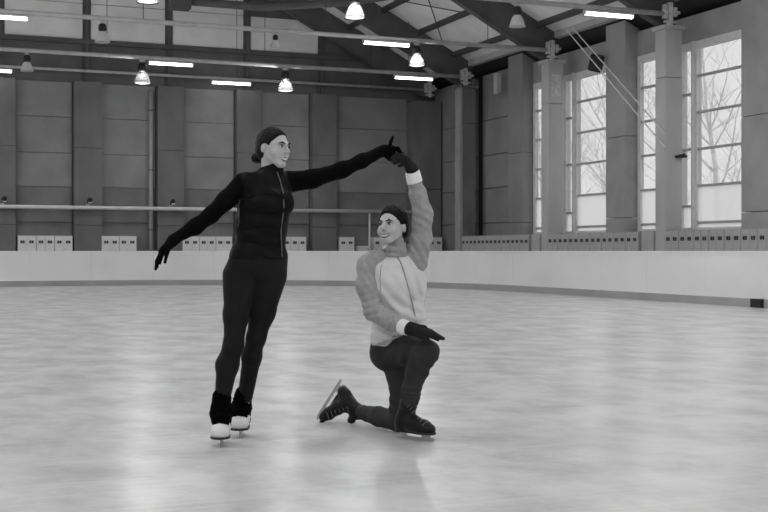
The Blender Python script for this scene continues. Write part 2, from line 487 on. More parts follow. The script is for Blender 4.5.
# ------------------------------------------------------------------ lockers
def make_locker(name, mb, md, label, group, facing):
    """0.6 m wide locker with two narrow doors; front faces -Y, base centre at origin"""
    t = thing(name, label, 'locker', (0, 0, 0), facing, group)
    obj('body', boxm(-.295, .295, 0.02, .40, 0, 1.60), mb, t)
    for s in (-1, 1):
        bm = bmesh.new(); box(bm, s * .145 - .138, s * .145 + .138, 0, .02, .06, 1.575)
        d = obj('door', bm, md, t)
        bm = bmesh.new()
        for q in range(3):
            box(bm, s * .145 - .07, s * .145 + .07, -.006, .004, 1.34 + .035 * q, 1.362 + .035 * q)
        box(bm, s * .145 - .07, s * .145 - .02, -.008, .004, 1.34, 1.432); box(bm, s * .145 + .02, s * .145 + .07, -.008, .004, 1.34, 1.432)
        obj('vent', bm, M_vent, d)
    return t
def X_at(px, y):
    return y * math.tan(YAW + math.atan((px - 384.0) / FPX))
yl = YB - .46
sets = [
    ((27, 44.5, 62), 'pale back-wall locker, %s of three between two pilasters carrying spotlights', 'back wall lockers in a row of three'),
    ((110.5, 127.5), 'pale back-wall locker, %s of the pair leading to the drain pipe', 'back wall locker pair by the drain pipe'),
    ((191, 208, 225), 'pale back-wall locker behind the standing skater, %s of three from the drain pipe', 'back wall lockers behind the standing skater'),
    ((283, 300), 'pale back-wall locker between the skaters, %s from the standing one', 'back wall lockers between the skaters'),
    ((347,), 'single pale two-door locker beside the rail post behind the kneeling skater', None),
    ((381, 398,), 'pale back-wall locker behind the kneeling skater, %s from the rail post', 'back wall lockers behind the kneeling skater'),
    ((424, 440), 'pale locker in the back corner of the hall, %s from the raised grey sleeve', 'lockers in the back corner'),
]
proto = None
for pxs, lab, grp in sets:
    x0 = X_at(pxs[0], yl)
    if pxs[0] == 424: x0 = 18.08
    for q in range(len(pxs)):
        ORD = ('first', 'second', 'third', 'fourth', 'fifth', 'sixth', 'seventh', 'eighth', 'ninth')
        lab_q = lab % ORD[q] if '%s' in lab else lab
        loc = (x0 + .602 * q, yl if pxs[0] != 424 else 41.1, -.01)
        if proto is None:
            proto = make_locker('locker', M_lock, M_ldoor, lab_q, grp, 0); proto.location = loc
        else:
            o = dup(proto, loc, lab_q)
            if grp: o['group'] = grp
            elif 'group' in o: del o['group']
proto2 = None
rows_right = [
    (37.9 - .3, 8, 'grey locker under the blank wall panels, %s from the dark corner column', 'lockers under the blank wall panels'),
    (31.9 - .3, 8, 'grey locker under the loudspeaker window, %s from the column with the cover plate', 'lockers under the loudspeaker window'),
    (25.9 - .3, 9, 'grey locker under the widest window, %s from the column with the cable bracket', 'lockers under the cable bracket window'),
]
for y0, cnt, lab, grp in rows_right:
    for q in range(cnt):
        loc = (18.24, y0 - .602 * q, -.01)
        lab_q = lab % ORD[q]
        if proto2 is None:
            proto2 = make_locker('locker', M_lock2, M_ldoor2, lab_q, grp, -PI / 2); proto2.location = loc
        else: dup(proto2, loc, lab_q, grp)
for y0, lab in ((32.72, 'plain grey cabinet filling the gap beside the column with the cover plate'), (26.72, 'plain grey cabinet filling the gap beside the cracked column')):
    t = thing('cabinet', lab, 'cabinet', (18.3, y0, -.01))
    obj('body', boxm(0, .4, -.28, .28, 0, 1.60), M_lock2, t)
    d = obj('door', boxm(-.02, 0, -.27, .27, .05, 1.58), M_ldoor2, t)
t = thing('bench_box', 'low pale box standing beside the rail post at the back wall', 'box', (X_at(363, yl) , yl - .02, -.01))
obj('body', boxm(-.2, .2, 0, .3, 0, 1.22), M_lock, t)
obj('lid', boxm(-.21, .21, -.01, .31, 1.22, 1.27), M_ldoor, t)

# ------------------------------------------------------------------ handrail, its spotlights, drain pipe
yr = YB - .62
xe = X_at(414, yr)
t = thing('pipe_rail', 'long pale pipe rail running across the back wall', 'rail', (0, yr, -.01))
bm = bmesh.new(); tube(bm, [(XL + .1, 0, 2.56), (xe, 0, 2.56)], .068, 10); obj('pipe', bm, M_pipe, t, True)
for x in [X_at(369.5, yr), xe - .05] + [X_at(369.5, yr) - 14 - 6 * k for k in range(3)]:
    bm = bmesh.new(); tube(bm, [(x, 0, 0), (x, 0, 2.53)], .035, 8); obj('post', bm, M_pipe, t, True)
for x, l in ((X_at(3.5, yr), 'small pale-faced spotlight clamped on the pipe rail beside the three lockers'), (X_at(89, yr), 'small black spotlight clamped on the pipe rail between locker groups'),
             (X_at(172, yr), 'small black spotlight clamped on the pipe rail beside the drain pipe')):
    t = thing('spotlight', l, 'lamp', (x, yr, 2.624))
    obj('clamp', boxm(-.10, .02, -.03, .03, 0.005, .04), M_rail, t)
    bm = bmesh.new(); lathe(bm, [(.0, -.1), (.07, -.1), (.085, -.02), (.085, .1), (.0, .1)], 14)
    bmesh.ops.rotate(bm, verts=bm.verts, cent=(0, 0, 0), matrix=Matrix.Rotation(math.radians(70), 3, 'X')); bmesh.ops.translate(bm, verts=bm.verts, vec=(.02, 0, .15))
    obj('housing', bm, M_black, t, True)
    bm = bmesh.new(); lathe(bm, [(0, 0), (.065, 0), (.065, .01), (0, .01)], 12)
    bmesh.ops.rotate(bm, verts=bm.verts, cent=(0, 0, 0), matrix=Matrix.Rotation(math.radians(70), 3, 'X')); bmesh.ops.translate(bm, verts=bm.verts, vec=(.02, -.1, .12))
    obj('lens', bm, M_lensoff if x > 3 else M_brk, t)
    obj('bracket', boxm(-.01, .03, -.02, .02, .03, .1), M_black, t)
xd = X_at(151, YB - .2)
t = thing('drain_pipe', 'pale vertical drain pipe on the back wall beside a pilaster', 'pipe', (xd, YB - .19, -.01))
bm = bmesh.new(); tube(bm, [(0, 0, 0), (0, 0, 6.7)], .075, 10); obj('pipe', bm, M_rwall, t, True)
for z in (1.8, 3.9, 6.0):
    bm = bmesh.new(); tube(bm, [(0, 0, z), (0, 0, z + .05)], .095, 10); obj('strap', bm, M_pil, t)

# ------------------------------------------------------------------ lighting rails, lamps, tubes
RZ = 7.16
rails = [(41.40, 18.4, 'grey lighting rail nearest the back wall, carrying only tubes'),
         (37.87, 18.2, 'grey lighting rail fixed to the dark corner column'),
         (31.87, 18.2, 'grey lighting rail fixed to the column with the cover plate'),
         (25.87, 18.2, 'grey lighting rail fixed to the cracked column between the bright windows')]
for k in range(6): rails.append((19.87 - 6 * k, 18.2, 'grey lighting rail above the near ice'))
def bracket(y, x):
    bm = bmesh.new()
    box(bm, x - .06, x + .06, -.06, .06, -.28, .30)
    box(bm, x - .20, x - .10, -.05, .05, -.12, .24); box(bm, x + .1, x + .2, -.05, .05, -.05, .18)
    box(bm, x - .22, x + .30, -.035, .035, .02, .09); box(bm, x - .16, x + .18, -.05, .05, -.22, -.17)
    bmesh.ops.translate(bm, verts=bm.verts, vec=(0, y, RZ)); obj('rail_bracket', bm, M_brk, wr)
for y, xe_, lab in rails:
    t = thing('lighting_rail', lab, 'rail', (0, y, RZ), 0, 'lighting rails above the near ice' if 'near ice' in lab else None)
    bm = bmesh.new(); tube(bm, [(XL + .6, 0, 0), (xe_, 0, 0)], .05 if y > 40 else .065, 8); obj('pipe', bm, M_rail, t, True)
    bracket(y, xe_ + .18)
    for k in range(7):
        x = 16.2 - 5.1 * k
        bm = bmesh.new(); tube(bm, [(x, 0, .03), (x, 0, roof_z(x) - RZ - .05)], .012, 5); obj('hanger', bm, M_purl, t)

def make_lamp(lit, label, group):
    t = thing('high_bay_lamp', label, 'lamp', (0, 0, 0), 0, group)       # origin at the rail
    bm = bmesh.new(); tube(bm, [(0, 0, -.05), (0, 0, -.16)], .02, 6); box(bm, -.09, .09, -.03, .03, -.10, -.037); obj('hook', bm, M_rail, t)
    bm = bmesh.new(); lathe(bm, [(0, -.14), (.09, -.14), (.14, -.20), (.15, -.36), (.10, -.44), (0, -.44)], 16); obj('housing', bm, M_black, t, True)
    bm = bmesh.new(); lathe(bm, [(.11, -.43), (.17, -.50), (.22, -.62), (.27, -.80), (.285, -.82), (.26, -.80), (.21, -.62), (.16, -.51), (.10, -.44)], 20)
    obj('dome', bm, M_dome if lit else M_domeoff, t, True)
    bm = bmesh.new(); lathe(bm, [(0, -.76), (.15, -.765), (.245, -.775), (.245, -.79), (.13, -.815), (0, -.82)], 20)
    obj('lens', bm, M_lens if lit else M_lensoff, t, True)
    return t
def lamp_light(loc):
    l = bpy.data.lights.new('lamp_light', 'AREA'); l.shape = 'DISK'; l.size = .5; l.energy = LAMP_W
    o = bpy.data.objects.new('lamp_light', l); C.objects.link(o); o.location = (loc[0], loc[1], loc[2] - .86)
    return o
def dome_light():
    l = bpy.data.lights.new('dome_light', 'POINT'); l.shadow_soft_size = .06; l.energy = DOME_W
    o = bpy.data.objects.new('dome_light', l); C.objects.link(o)
    return o
lampspec = [
    (37.87, 3.6, 0, 'unlit high bay lamp on the second rail, beside its open end'),
    (37.87, 7.1, 1, 'small lit high bay lamp hanging next to a lit tube'),
    (37.87, 11.8, 1, 'small lit high bay lamp in front of a wall pilaster'),
    (31.87, 4.93, 0, 'unlit high bay lamp with glass dome hanging against the pale gable'),
    (31.87, 9.64, 0, 'small unlit high bay lamp against the pale gable board'),
    (31.87, 13.9, 1, 'lit high bay lamp hanging before the dark girder beside a lit tube'),
    (25.87, 4.96, 1, 'lit high bay lamp of which only the glowing lens shows'),
    (25.87, 9.73, 1, 'large lit high bay lamp with glowing lens and ribbed dome'),
    (25.87, 13.95, 0, 'large unlit high bay lamp before the grey girder'),
]
protoL = {}
def put_lamp(y, x, lit, lab, grp, sc_=None):
    s = sc_ or (1 if lit else .72)
    loc = (x, y, RZ - .067 + .037 * s)
    if lit not in protoL:
        protoL[lit] = make_lamp(lit, lab, grp); protoL[lit].location = loc; o = protoL[lit]
    else:
        o = dup(protoL[lit], loc, lab)
        if grp: o['group'] = grp
        elif 'group' in o: del o['group']
    o.scale = (s, s, s)
    if lit:
        l = lamp_light(loc); l.parent = o; l.location = (0, 0, -.86)
        l = dome_light(); l.parent = o; l.location = (0, 0, -.66)
for y, x, lit, lab in lampspec: put_lamp(y, x, lit, lab, None, .5 if x == 9.64 else (.86 if y < 33 else .98) if lit else None)
for y, _, lab in rails:
    xs = [-13.5 + 4.6 * k for k in range(7)]
    if y > 40: continue
    if y > 25: xs = [-13.5, -9, -4.5, 0.0]
    for x in xs: put_lamp(y, x, 1, 'lit high bay lamp hanging over the near ice', 'high bay lamps over the near ice')

def make_tube(label):
    t = thing('fluorescent_batten', label, 'lamp', (0, 0, 0))
    obj('body', boxm(-.72, .72, -.05, .05, -.12, -.067), M_rail, t)
    bm = bmesh.new(); tube(bm, [(-.69, 0, -.15), (.69, 0, -.15)], .055, 10); obj('tube', bm, M_tube, t, True)
    for s in (-1, 1): obj('end_cap', boxm(s * .705 - .018, s * .705 + .018, -.05, .05, -.19, -.067), M_rail, t)
    return t
tubes = [(41.40, 10.9, 'lit fluorescent tube on the rail nearest the back wall'), (41.40, 2.75, 'lit fluorescent tube low on the far rail, cut by its open end'),
         (37.87, 8.0, 'lit fluorescent tube beside a small lit lamp on the second rail'), (37.87, 16.4, 'lit fluorescent tube near the dark corner column'),
         (31.87, 12.95, 'lit fluorescent tube across the dark girder on the third rail'), (31.87, 2.35, 'lit fluorescent tube at the open end of the third rail'),
         (25.87, 16.55, 'bright fluorescent tube near the window columns')]
pt = None
for y, x, lab in tubes:
    if pt is None: pt = make_tube(lab); pt.location = (x, y, RZ)
    else: dup(pt, (x, y, RZ), lab)

# dark bent duct under the roof
t = thing('bent_duct', 'dark bent pipe duct crossing under the roof girders', 'duct', (0, 0, 8.9))
pp = [ray(188, 5, 37.6), ray(260, 10.5, 38.5), ray(345, 13.5, 37.8), ray(400, 8, 36.6), ray(462, 0, 35.6), ray(560, -14, 33.5)]
bm = bmesh.new(); tube(bm, [Vector((p.x, p.y, 8.55 - 8.9 + .35)) for p in pp], .13, 10); obj('pipe', bm, M_steel, t, True)
for p in (pp[0], pp[2]):
    bm = bmesh.new(); tube(bm, [(p.x, p.y, .1), (p.x, p.y, roof_z(p.x) - 8.95)], .03, 6); obj('hanger', bm, M_steel, t)
bm = bmesh.new(); box(bm, pp[0].x - .55, pp[0].x + .05, pp[0].y - .25, pp[0].y + .25, -.28, .25); obj('end_box', bm, M_steel, t)

# loudspeaker on the pier
t = thing('loudspeaker', 'black loudspeaker fixed high on the pier beside a window', 'speaker', (18.68, 29.85, 6.5), math.radians(-35))
t.scale = (.9, .9, .85); t.rotation_euler[1] = .25
bm = bmesh.new(); box(bm, -.22, .22, -.16, .16, -.28, .28, Matrix.Rotation(math.radians(18), 4, 'X'))
bmesh.ops.bevel(bm, geom=bm.edges[:], offset=.03, segments=2, affect='EDGES'); obj('cabinet', bm, M_black, t)
bm = bmesh.new(); box(bm, -.19, .19, -.18, -.155, -.25, .25, Matrix.Rotation(math.radians(18), 4, 'X')); obj('grille', bm, M_vent, t)
bm = bmesh.new(); tube(bm, [(0, .1, 0), (.2, .25, .1)], .03, 6); obj('bracket', bm, M_steel, t)

# two guy cables and their bracket
pB = Vector((18.26, 25.92, 4.10))
for dx, lab in ((0, 'thin pale cable sloping from the eave to the cracked column, upper of two'), (.16, 'thin pale cable sloping from the eave to the cracked column, lower of two')):
    a = Vector((18.3, 30.55 + dx * 2.2, 7.62)); b = pB + Vector((0, 0, -dx * 2.2))
    bm = bmesh.new(); tube(bm, [a, b], .018, 6); o = obj('guy_cable', bm, M_pipe); tag(o, lab, 'cable')
t = thing('cable_bracket', 'small dark cable bracket on the column edge between windows', 'bracket', (18.5, 25.9, 3.5))
bm = bmesh.new(); box(bm, .10, .36, -.12, .05, -.02, .04); obj('arm', bm, M_black, t)
bm = bmesh.new(); tube(bm, [(.12, -.1, .02), (.30, -.1, .06)], .035, 6); obj('hook', bm, M_black, t)

# ------------------------------------------------------------------ trees outside
def tree_mesh(seed):
    rr = random.Random(seed); bm = bmesh.new()
    def branch(p, d, L, r, lvl):
        pts = [p]; q = p.copy(); dd = d.copy()
        n = 4 if lvl < 2 else 3
        for i in range(n):
            dd = (dd + Vector((rr.uniform(-.16, .16), rr.uniform(-.16, .16), rr.uniform(-.02, .12)))).normalized()
            q = q + dd * (L / n); pts.append(q.copy())
        tube(bm, pts, [r * (1 - .75 * i / n) for i in range(n + 1)], 6 if lvl == 0 else 4 if lvl == 1 else 3, False)
        if lvl >= 3: return
        nb = (11, 6, 4)[lvl]
        for k in range(nb):
            s = rr.uniform(.25 if lvl == 0 else .15, 1) * n
            i = min(int(s), n - 1); f = s - i
            bp = pts[i].lerp(pts[i + 1], f)
            a = rr.uniform(0, 2 * PI)
            nd = (dd * rr.uniform(.5, .9) + Vector((math.cos(a), math.sin(a), rr.uniform(-.1, .5))) * .7).normalized()
            branch(bp, nd, L * rr.uniform(.28, .5), r * (1 - .75 * s / n) * .55 + .004, lvl + 1)
    branch(Vector((0, 0, -.3)), Vector((0, 0, 1)), rr.uniform(10, 14), rr.uniform(.10, .18), 0)
    me = bpy.data.meshes.new('tree'); bm.to_mesh(me); bm.free(); me.materials.append(M_bark)
    return me
tms = [tree_mesh(s) for s in (1, 2, 3, 4)]
k = 0
rt = random.Random(11)
for row, (x0, n_) in enumerate(((32, 9), (42, 10), (52, 10))):
    for i in range(n_):
        y = x0 / math.tan(math.radians(42)) + (i - 3 + .5 * (row % 2)) * 6.6 * (1 + .12 * row) + rt.uniform(-1, 1)
        x = x0 + rt.uniform(-1.5, 1.5)
        o = bpy.data.objects.new('bare_tree', tms[(i + row) % 4]); C.objects.link(o)
        o.location = (x, y, -.25); o.rotation_euler = (0, 0, rt.uniform(0, 6)); s = rt.uniform(.85, 1.1); o.scale = (s, s, s)
        tag(o, 'pale bare winter tree seen through the tall windows', 'tree', 'bare trees outside the windows')
# ------------------------------------------------------------------ people: signed distance surfaces
def smin(a, b, k):
    if k <= 0: return np.minimum(a, b)
    h = np.maximum(k - np.abs(a - b), 0) / k
    return np.minimum(a, b) - h * h * k * 0.25

def cap(a, b, r0, r1, k=.02, sub=False):
    return dict(t='c', a=np.array(a, float), b=np.array(b, float), r0=r0, r1=r1, k=k, sub=sub)
def ell(c, r, R=None, k=.02, sub=False):
    return dict(t='e', c=np.array(c, float), r=np.array(r, float), R=np.eye(3) if R is None else np.array(R, float), k=k, sub=sub)
def cut(n, c, k=.004):
    return dict(t='p', n=np.array(n, float), c=c, k=k)
def wob(amp, freq, seed=0):
    return dict(t='w', amp=amp, freq=freq, seed=seed)
def fold(c, rad, n, freq, amp, seed=0):
    """local cloth folds: ridges across direction n around point c"""
    return dict(t='f', c=np.array(c, float), rad=rad, n=np.array(n, float), freq=freq, amp=amp, seed=seed)
def chain(pts, k=.02):
    return [cap(p[:3], q[:3], p[3], q[3], k) for p, q in zip(pts[:-1], pts[1:])]

def sdf_mesh(name, prims, h, shrink=0.0, smooth=1):
    lo = np.full(3, 1e9); hi = -lo
    for p in prims:
        if p.get('sub') or p['t'] in 'pwf': continue
        if p['t'] == 'c':
            r = max(p['r0'], p['r1']); pts = (p['a'], p['b'])
        else:
            r = p['r'].max(); pts = (p['c'],)
        for q in pts:
            lo = np.minimum(lo, q - r); hi = np.maximum(hi, q + r)
    lo -= 4 * h; hi += 4 * h
    n = np.ceil((hi - lo) / h).astype(int) + 1
    A = np.full(n, .25, np.float32)
    ax = [(lo[i] + h * np.arange(n[i])).astype(np.float32) for i in range(3)]
    for p in prims:
        if p['t'] == 'p':
            P = p['n'][0] * ax[0][:, None, None] + p['n'][1] * ax[1][None, :, None] + p['n'][2] * ax[2][None, None, :] - p['c']
            A = -smin(-A, -P.astype(np.float32), p['k']); continue
        if p['t'] == 'w':
            f = p['freq']; s = p['seed']
            X = ax[0][:, None, None]; Y = ax[1][None, :, None]; Z = ax[2][None, None, :]
            A = A + p['amp'] * (np.sin(f * X + 1.7 * np.sin(f * .6 * Z + s)) * np.sin(f * .9 * Y + s + 1.3 * np.sin(f * .5 * X)) * np.sin(f * 1.1 * Z + 2 * s + np.sin(f * .7 * Y))).astype(np.float32)
            continue
        if p['t'] == 'f':
            X = ax[0][:, None, None]; Y = ax[1][None, :, None]; Z = ax[2][None, None, :]
            dx, dy, dz = X - p['c'][0], Y - p['c'][1], Z - p['c'][2]
            wgt = np.exp(-(dx * dx + dy * dy + dz * dz) / p['rad'] ** 2)
            ph = p['freq'] * (dx * p['n'][0] + dy * p['n'][1] + dz * p['n'][2]) + 1.1 * np.sin(17 * dx + 13 * dz + p['seed']) + .8 * np.sin(23 * dy + 11 * dx)
            A = A - (p['amp'] * wgt * np.sin(ph)).astype(np.float32); continue
        pad = p['k'] + 4 * h
        if p['t'] == 'c':
            r = max(p['r0'], p['r1']); a_, b_ = np.minimum(p['a'], p['b']) - r - pad, np.maximum(p['a'], p['b']) + r + pad
        else:
            r = p['r'].max(); a_, b_ = p['c'] - r - pad, p['c'] + r + pad
        i0 = np.clip(np.floor((a_ - lo) / h).astype(int), 0, n); i1 = np.clip(np.ceil((b_ - lo) / h).astype(int) + 1, 0, n)
        if (i1 <= i0).any(): continue
        sl = tuple(slice(i0[i], i1[i]) for i in range(3))
        X = ax[0][sl[0]][:, None, None]; Y = ax[1][sl[1]][None, :, None]; Z = ax[2][sl[2]][None, None, :]
        if p['t'] == 'c':
            ab = p['b'] - p['a']; L2 = max(float(ab @ ab), 1e-9)
            dx, dy, dz = X - p['a'][0], Y - p['a'][1], Z - p['a'][2]
            t = np.clip((dx * ab[0] + dy * ab[1] + dz * ab[2]) / L2, 0, 1)
            D = np.sqrt((dx - t * ab[0]) ** 2 + (dy - t * ab[1]) ** 2 + (dz - t * ab[2]) ** 2) - (p['r0'] + (p['r1'] - p['r0']) * t - shrink)
        else:
            dx, dy, dz = X - p['c'][0], Y - p['c'][1], Z - p['c'][2]
            R = p['R']; rr = p['r'] - shrink
            q = [R[0, i] * dx + R[1, i] * dy + R[2, i] * dz for i in range(3)]
            k0 = np.sqrt(sum((q[i] / rr[i]) ** 2 for i in range(3)))
            k1 = np.sqrt(sum((q[i] / rr[i] ** 2) ** 2 for i in range(3))) + 1e-6
            D = k0 * (k0 - 1) / k1
        D = D.astype(np.float32)
        if p.get('sub'): A[sl] = -smin(-A[sl], D, p['k'])
        else: A[sl] = smin(A[sl], D, p['k'])
    # naive surface nets
    S = A < 0
    c = [S[x:n[0] - 1 + x, y:n[1] - 1 + y, z:n[2] - 1 + z] for x in (0, 1) for y in (0, 1) for z in (0, 1)]
    anyc = c[0].copy(); allc = c[0].copy()
    for q in c[1:]: anyc |= q; allc &= q
    I = np.argwhere(anyc & ~allc)
    idx = np.full(n - 1, -1, np.int32); idx[I[:, 0], I[:, 1], I[:, 2]] = np.arange(len(I))
    acc = np.zeros((len(I), 3)); cnt = np.zeros(len(I))
    offs = [(x, y, z) for x in (0, 1) for y in (0, 1) for z in (0, 1)]
    val = {o: A[I[:, 0] + o[0], I[:, 1] + o[1], I[:, 2] + o[2]] for o in offs}
    for o in offs:
        for d in range(3):
            if o[d]: continue
            o2 = list(o); o2[d] = 1; o2 = tuple(o2)
            va, vb = val[o], val[o2]; m = (va < 0) != (vb < 0)
            tt = np.where(m, va / np.where(m, va - vb, 1), 0)
            P = np.tile(np.array(o, float), (len(I), 1)); P[:, d] += tt
            acc[m] += P[m]; cnt[m] += 1
    V = lo + (I + acc / cnt[:, None]) * h
    F = []
    for d in range(3):
        e1, e2 = (d + 1) % 3, (d + 2) % 3
        s0 = [slice(None)] * 3; s1 = [slice(None)] * 3
        s0[d] = slice(0, n[d] - 1); s1[d] = slice(1, n[d])
        ch = S[tuple(s0)] != S[tuple(s1)]
        E = np.argwhere(ch)
        ok = (E[:, e1] > 0) & (E[:, e2] > 0) & (E[:, e1] < n[e1] - 1) & (E[:, e2] < n[e2] - 1)
        E = E[ok]
        ins = S[E[:, 0], E[:, 1], E[:, 2]]
        def cell(a, b):
            Q = E.copy(); Q[:, e1] -= a; Q[:, e2] -= b
            return idx[Q[:, 0], Q[:, 1], Q[:, 2]]
        q = np.stack([cell(1, 1), cell(0, 1), cell(0, 0), cell(1, 0)], 1)
        q[~ins] = q[~ins][:, ::-1]
        F.append(q)
    F = np.concatenate(F)
    for _ in range(smooth):
        s = np.zeros_like(V); cc = np.zeros(len(V))
        for a in range(4):
            b = (a + 1) % 4
            np.add.at(s, F[:, a], V[F[:, b]]); np.add.at(cc, F[:, a], 1)
            np.add.at(s, F[:, b], V[F[:, a]]); np.add.at(cc, F[:, b], 1)
        V = V * .5 + .5 * s / np.maximum(cc, 1)[:, None]
    me = bpy.data.meshes.new(name)
    me.vertices.add(len(V)); me.vertices.foreach_set('co', V.astype(np.float32).ravel())
    me.loops.add(F.size); me.loops.foreach_set('vertex_index', F.astype(np.int32).ravel())
    me.polygons.add(len(F)); me.polygons.foreach_set('loop_start', (np.arange(len(F)) * 4).astype(np.int32))
    me.update(calc_edges=True); me.validate()
    me.polygons.foreach_set('use_smooth', np.ones(len(F), bool))
    return me

def sdf_obj(name, prims, h, m, parent, shrink=0.0, smooth=1):
    return mesh_obj(name, sdf_mesh(name, prims, h, shrink, smooth), m, parent)

def frame(f, up=(0, 0, 1)):
    f = Vector(f).normalized(); u = Vector(up)
    s = f.cross(u).normalized(); u = s.cross(f)
    return np.array([[s.x, f.x, u.x], [s.y, f.y, u.y], [s.z, f.z, u.z]])

class Figure:
    def __init__(self, px, d, label):
        self.d = d; self.x0 = (px - 384.0) / FPX * d
        g = ray(px, HORIZON + CAM_H * FPX / d, d)
        self.root = thing('person', label, 'person', (g.x, g.y, 0), -YAW)
    def __call__(self, px, py, d=None, r=None):
        d = d or self.d
        p = ((px - 384.0) / FPX * d - self.x0, d - self.d, CAM_H - (py - HORIZON) / FPX * d)
        return p if r is None else p + (r,)
    def z(self, px, z, d, r=None):
        p = ((px - 384.0) / FPX * d - self.x0, d - self.d, z)
        return p if r is None else p + (r,)

def head_prims(c, R, female):
    H = lambda s, f, u: np.array(c) + R @ np.array((s, f, u))
    w = .95 if female else 1.0
    P = [ell(H(0, -.012, .028), (.074 * w, .094, .088), R, .01),
         ell(H(0, .032, -.026), (.056 * w, .060, .074), R, .03),
         ell(H(0, .066, -.090), (.021 * w, .021, .018), R, .025)]
    for s in (-1, 1):
        P += [ell(H(s * .040 * w, .058, -.034), (.024, .024, .024), R, .02),
              cap(H(s * .052 * w, .002, -.045), H(s * .016, .066, -.092), .012, .012, .025),
              ell(H(s * .075 * w, -.012, -.010), (.008, .016 * w, .027 * w), R, .008),
              cap(H(s * .012, .088, .022), H(s * .042 * w, .072, .024), .009, .008, .014)]
    P += [cap(H(0, .088, .016), H(0, .114, -.024), .0075, .0115, .010), ell(H(0, .106, -.029), (.017, .012, .009), R, .007)]
    for s in (-1, 1): P.append(ell(H(s * .031 * w, .097, .003), (.014, .010, .009), R, .012, True))
    P.append(cap(H(-.018, .087, -.058), H(.018, .087, -.058), .009, .009, .012))
    return P, H

def face_parts(root, c, R, female, look):
    P, H = head_prims(c, R, female)
    w = .95 if female else 1.0
    for s in (-1, 1):
        e = sdf_obj('eye', [ell(H(s * .031 * w, .082, .003), (.0125, .010, .0075), R, 0)], .0022, M_eyew, root)
        q = np.array(H(s * .031 * w, .0885, .003)) + np.array(look) * .002
        sdf_obj('iris', [ell(q, (.006, .005, .0066), R, 0)], .0018, M_hair, e)
        sdf_obj('eyebrow', [cap(H(s * .013, .099, .020), H(s * .030 * w, .094, .027), .0035, .0042, .004), cap(H(s * .030 * w, .094, .027), H(s * .047 * w, .078, .021), .0042, .0025, .004)], .0024, M_hair, root)
        b = sdf_obj('eyelash', [cap(H(s * .019 * w, .0925, .011), H(s * .031 * w, .0945, .0125), .002, .0024, .002), cap(H(s * .031 * w, .0945, .0125), H(s * .044 * w, .084, .009), .0024, .002, .002)], .0018, M_hair, root)
    # open smile: dark mouth line, teeth, lips
    mw = .025 if female else .031
    arc = lambda k, u, f: H(mw * k, f - .016 * k * k, u + .010 * k * k)
    ks = np.linspace(-1, 1, 7)
    up = [cap(arc(a, -.058, .0975), arc(b, -.058, .0975), .0034, .0034, .002) for a, b in zip(ks[:-1], ks[1:])]
    lo = [cap(arc(a, -.0745 + .006 * a * a, .0945), arc(b, -.0745 + .006 * b * b, .0945), .0040, .0040, .002) for a, b in zip(ks[:-1], ks[1:])]
    sdf_obj('lips', up + lo, .0024, M_lip, root)
    te = [cap(arc(a, -.0655, .0945), arc(b, -.0655, .0945), .0045, .0045, .002) for a, b in zip(ks[1:-2], ks[2:-1])]
    sdf_obj('teeth', te, .0022, M_teeth, root)

def surf_tube(name, me_obj, pts2d, fig, rad, m, parent, lift=.0, d=None):
    """thin tube laid on the camera-facing front of a garment mesh"""
    from mathutils.bvhtree import BVHTree
    me = me_obj.data
    bv = BVHTree.FromPolygons([v.co[:] for v in me.vertices], [p.vertices[:] for p in me.polygons])
    out = []
    for px, py in pts2d:
        a = Vector(fig(px, py, fig.d - 1.2)); b = Vector(fig(px, py, fig.d + .6))
        hit = bv.ray_cast(a, (b - a).normalized())
        if hit[0]: out.append(hit[0] + (a - b).normalized() * lift)
    if len(out) < 2: return None
    bm = bmesh.new(); tube(bm, out, rad, 6)
    return obj(name, bm, m, parent, True)

def blade(parent, heel, toe, up, m, sole_h=.052):
    """figure blade: runner, two posts, toe picks; heel/toe are runner end points"""
    h, t = Vector(heel), Vector(toe); u = Vector(up); ax = (t - h).normalized(); u = (u - ax * u.dot(ax)).normalized(); s = ax.cross(u)
    L = (t - h).length
    Mx = Matrix(((ax.x, s.x, u.x, h.x), (ax.y, s.y, u.y, h.y), (ax.z, s.z, u.z, h.z), (0, 0, 0, 1)))
    bm = bmesh.new()
    prof = [(0, .004), (.02, 0), (L - .03, 0), (L - .008, .006), (L, .018), (L - .012, .024), (L - .05, .019), (.03, .017), (0, .014)]
    a = [bm.verts.new(Mx @ Vector((x, -.0025, z))) for x, z in prof]; b = [bm.verts.new(Mx @ Vector((x, .0025, z))) for x, z in prof]
    bm.faces.new(a); bm.faces.new(b[::-1]); n_ = len(prof)
    for i in range(n_): bm.faces.new((a[i], a[(i + 1) % n_], b[(i + 1) % n_], b[i]))
    for x0, x1 in ((.035, .085), (L - .10, L - .035)):
        vs_ = box(bm, x0, x1, -.004, .004, .015, sole_h - .006, Mx)
        box(bm, x0 - .015, x1 + .015, -.018, .018, sole_h - .010, sole_h - .002, Mx)
    return obj('blade', bm, m, parent)

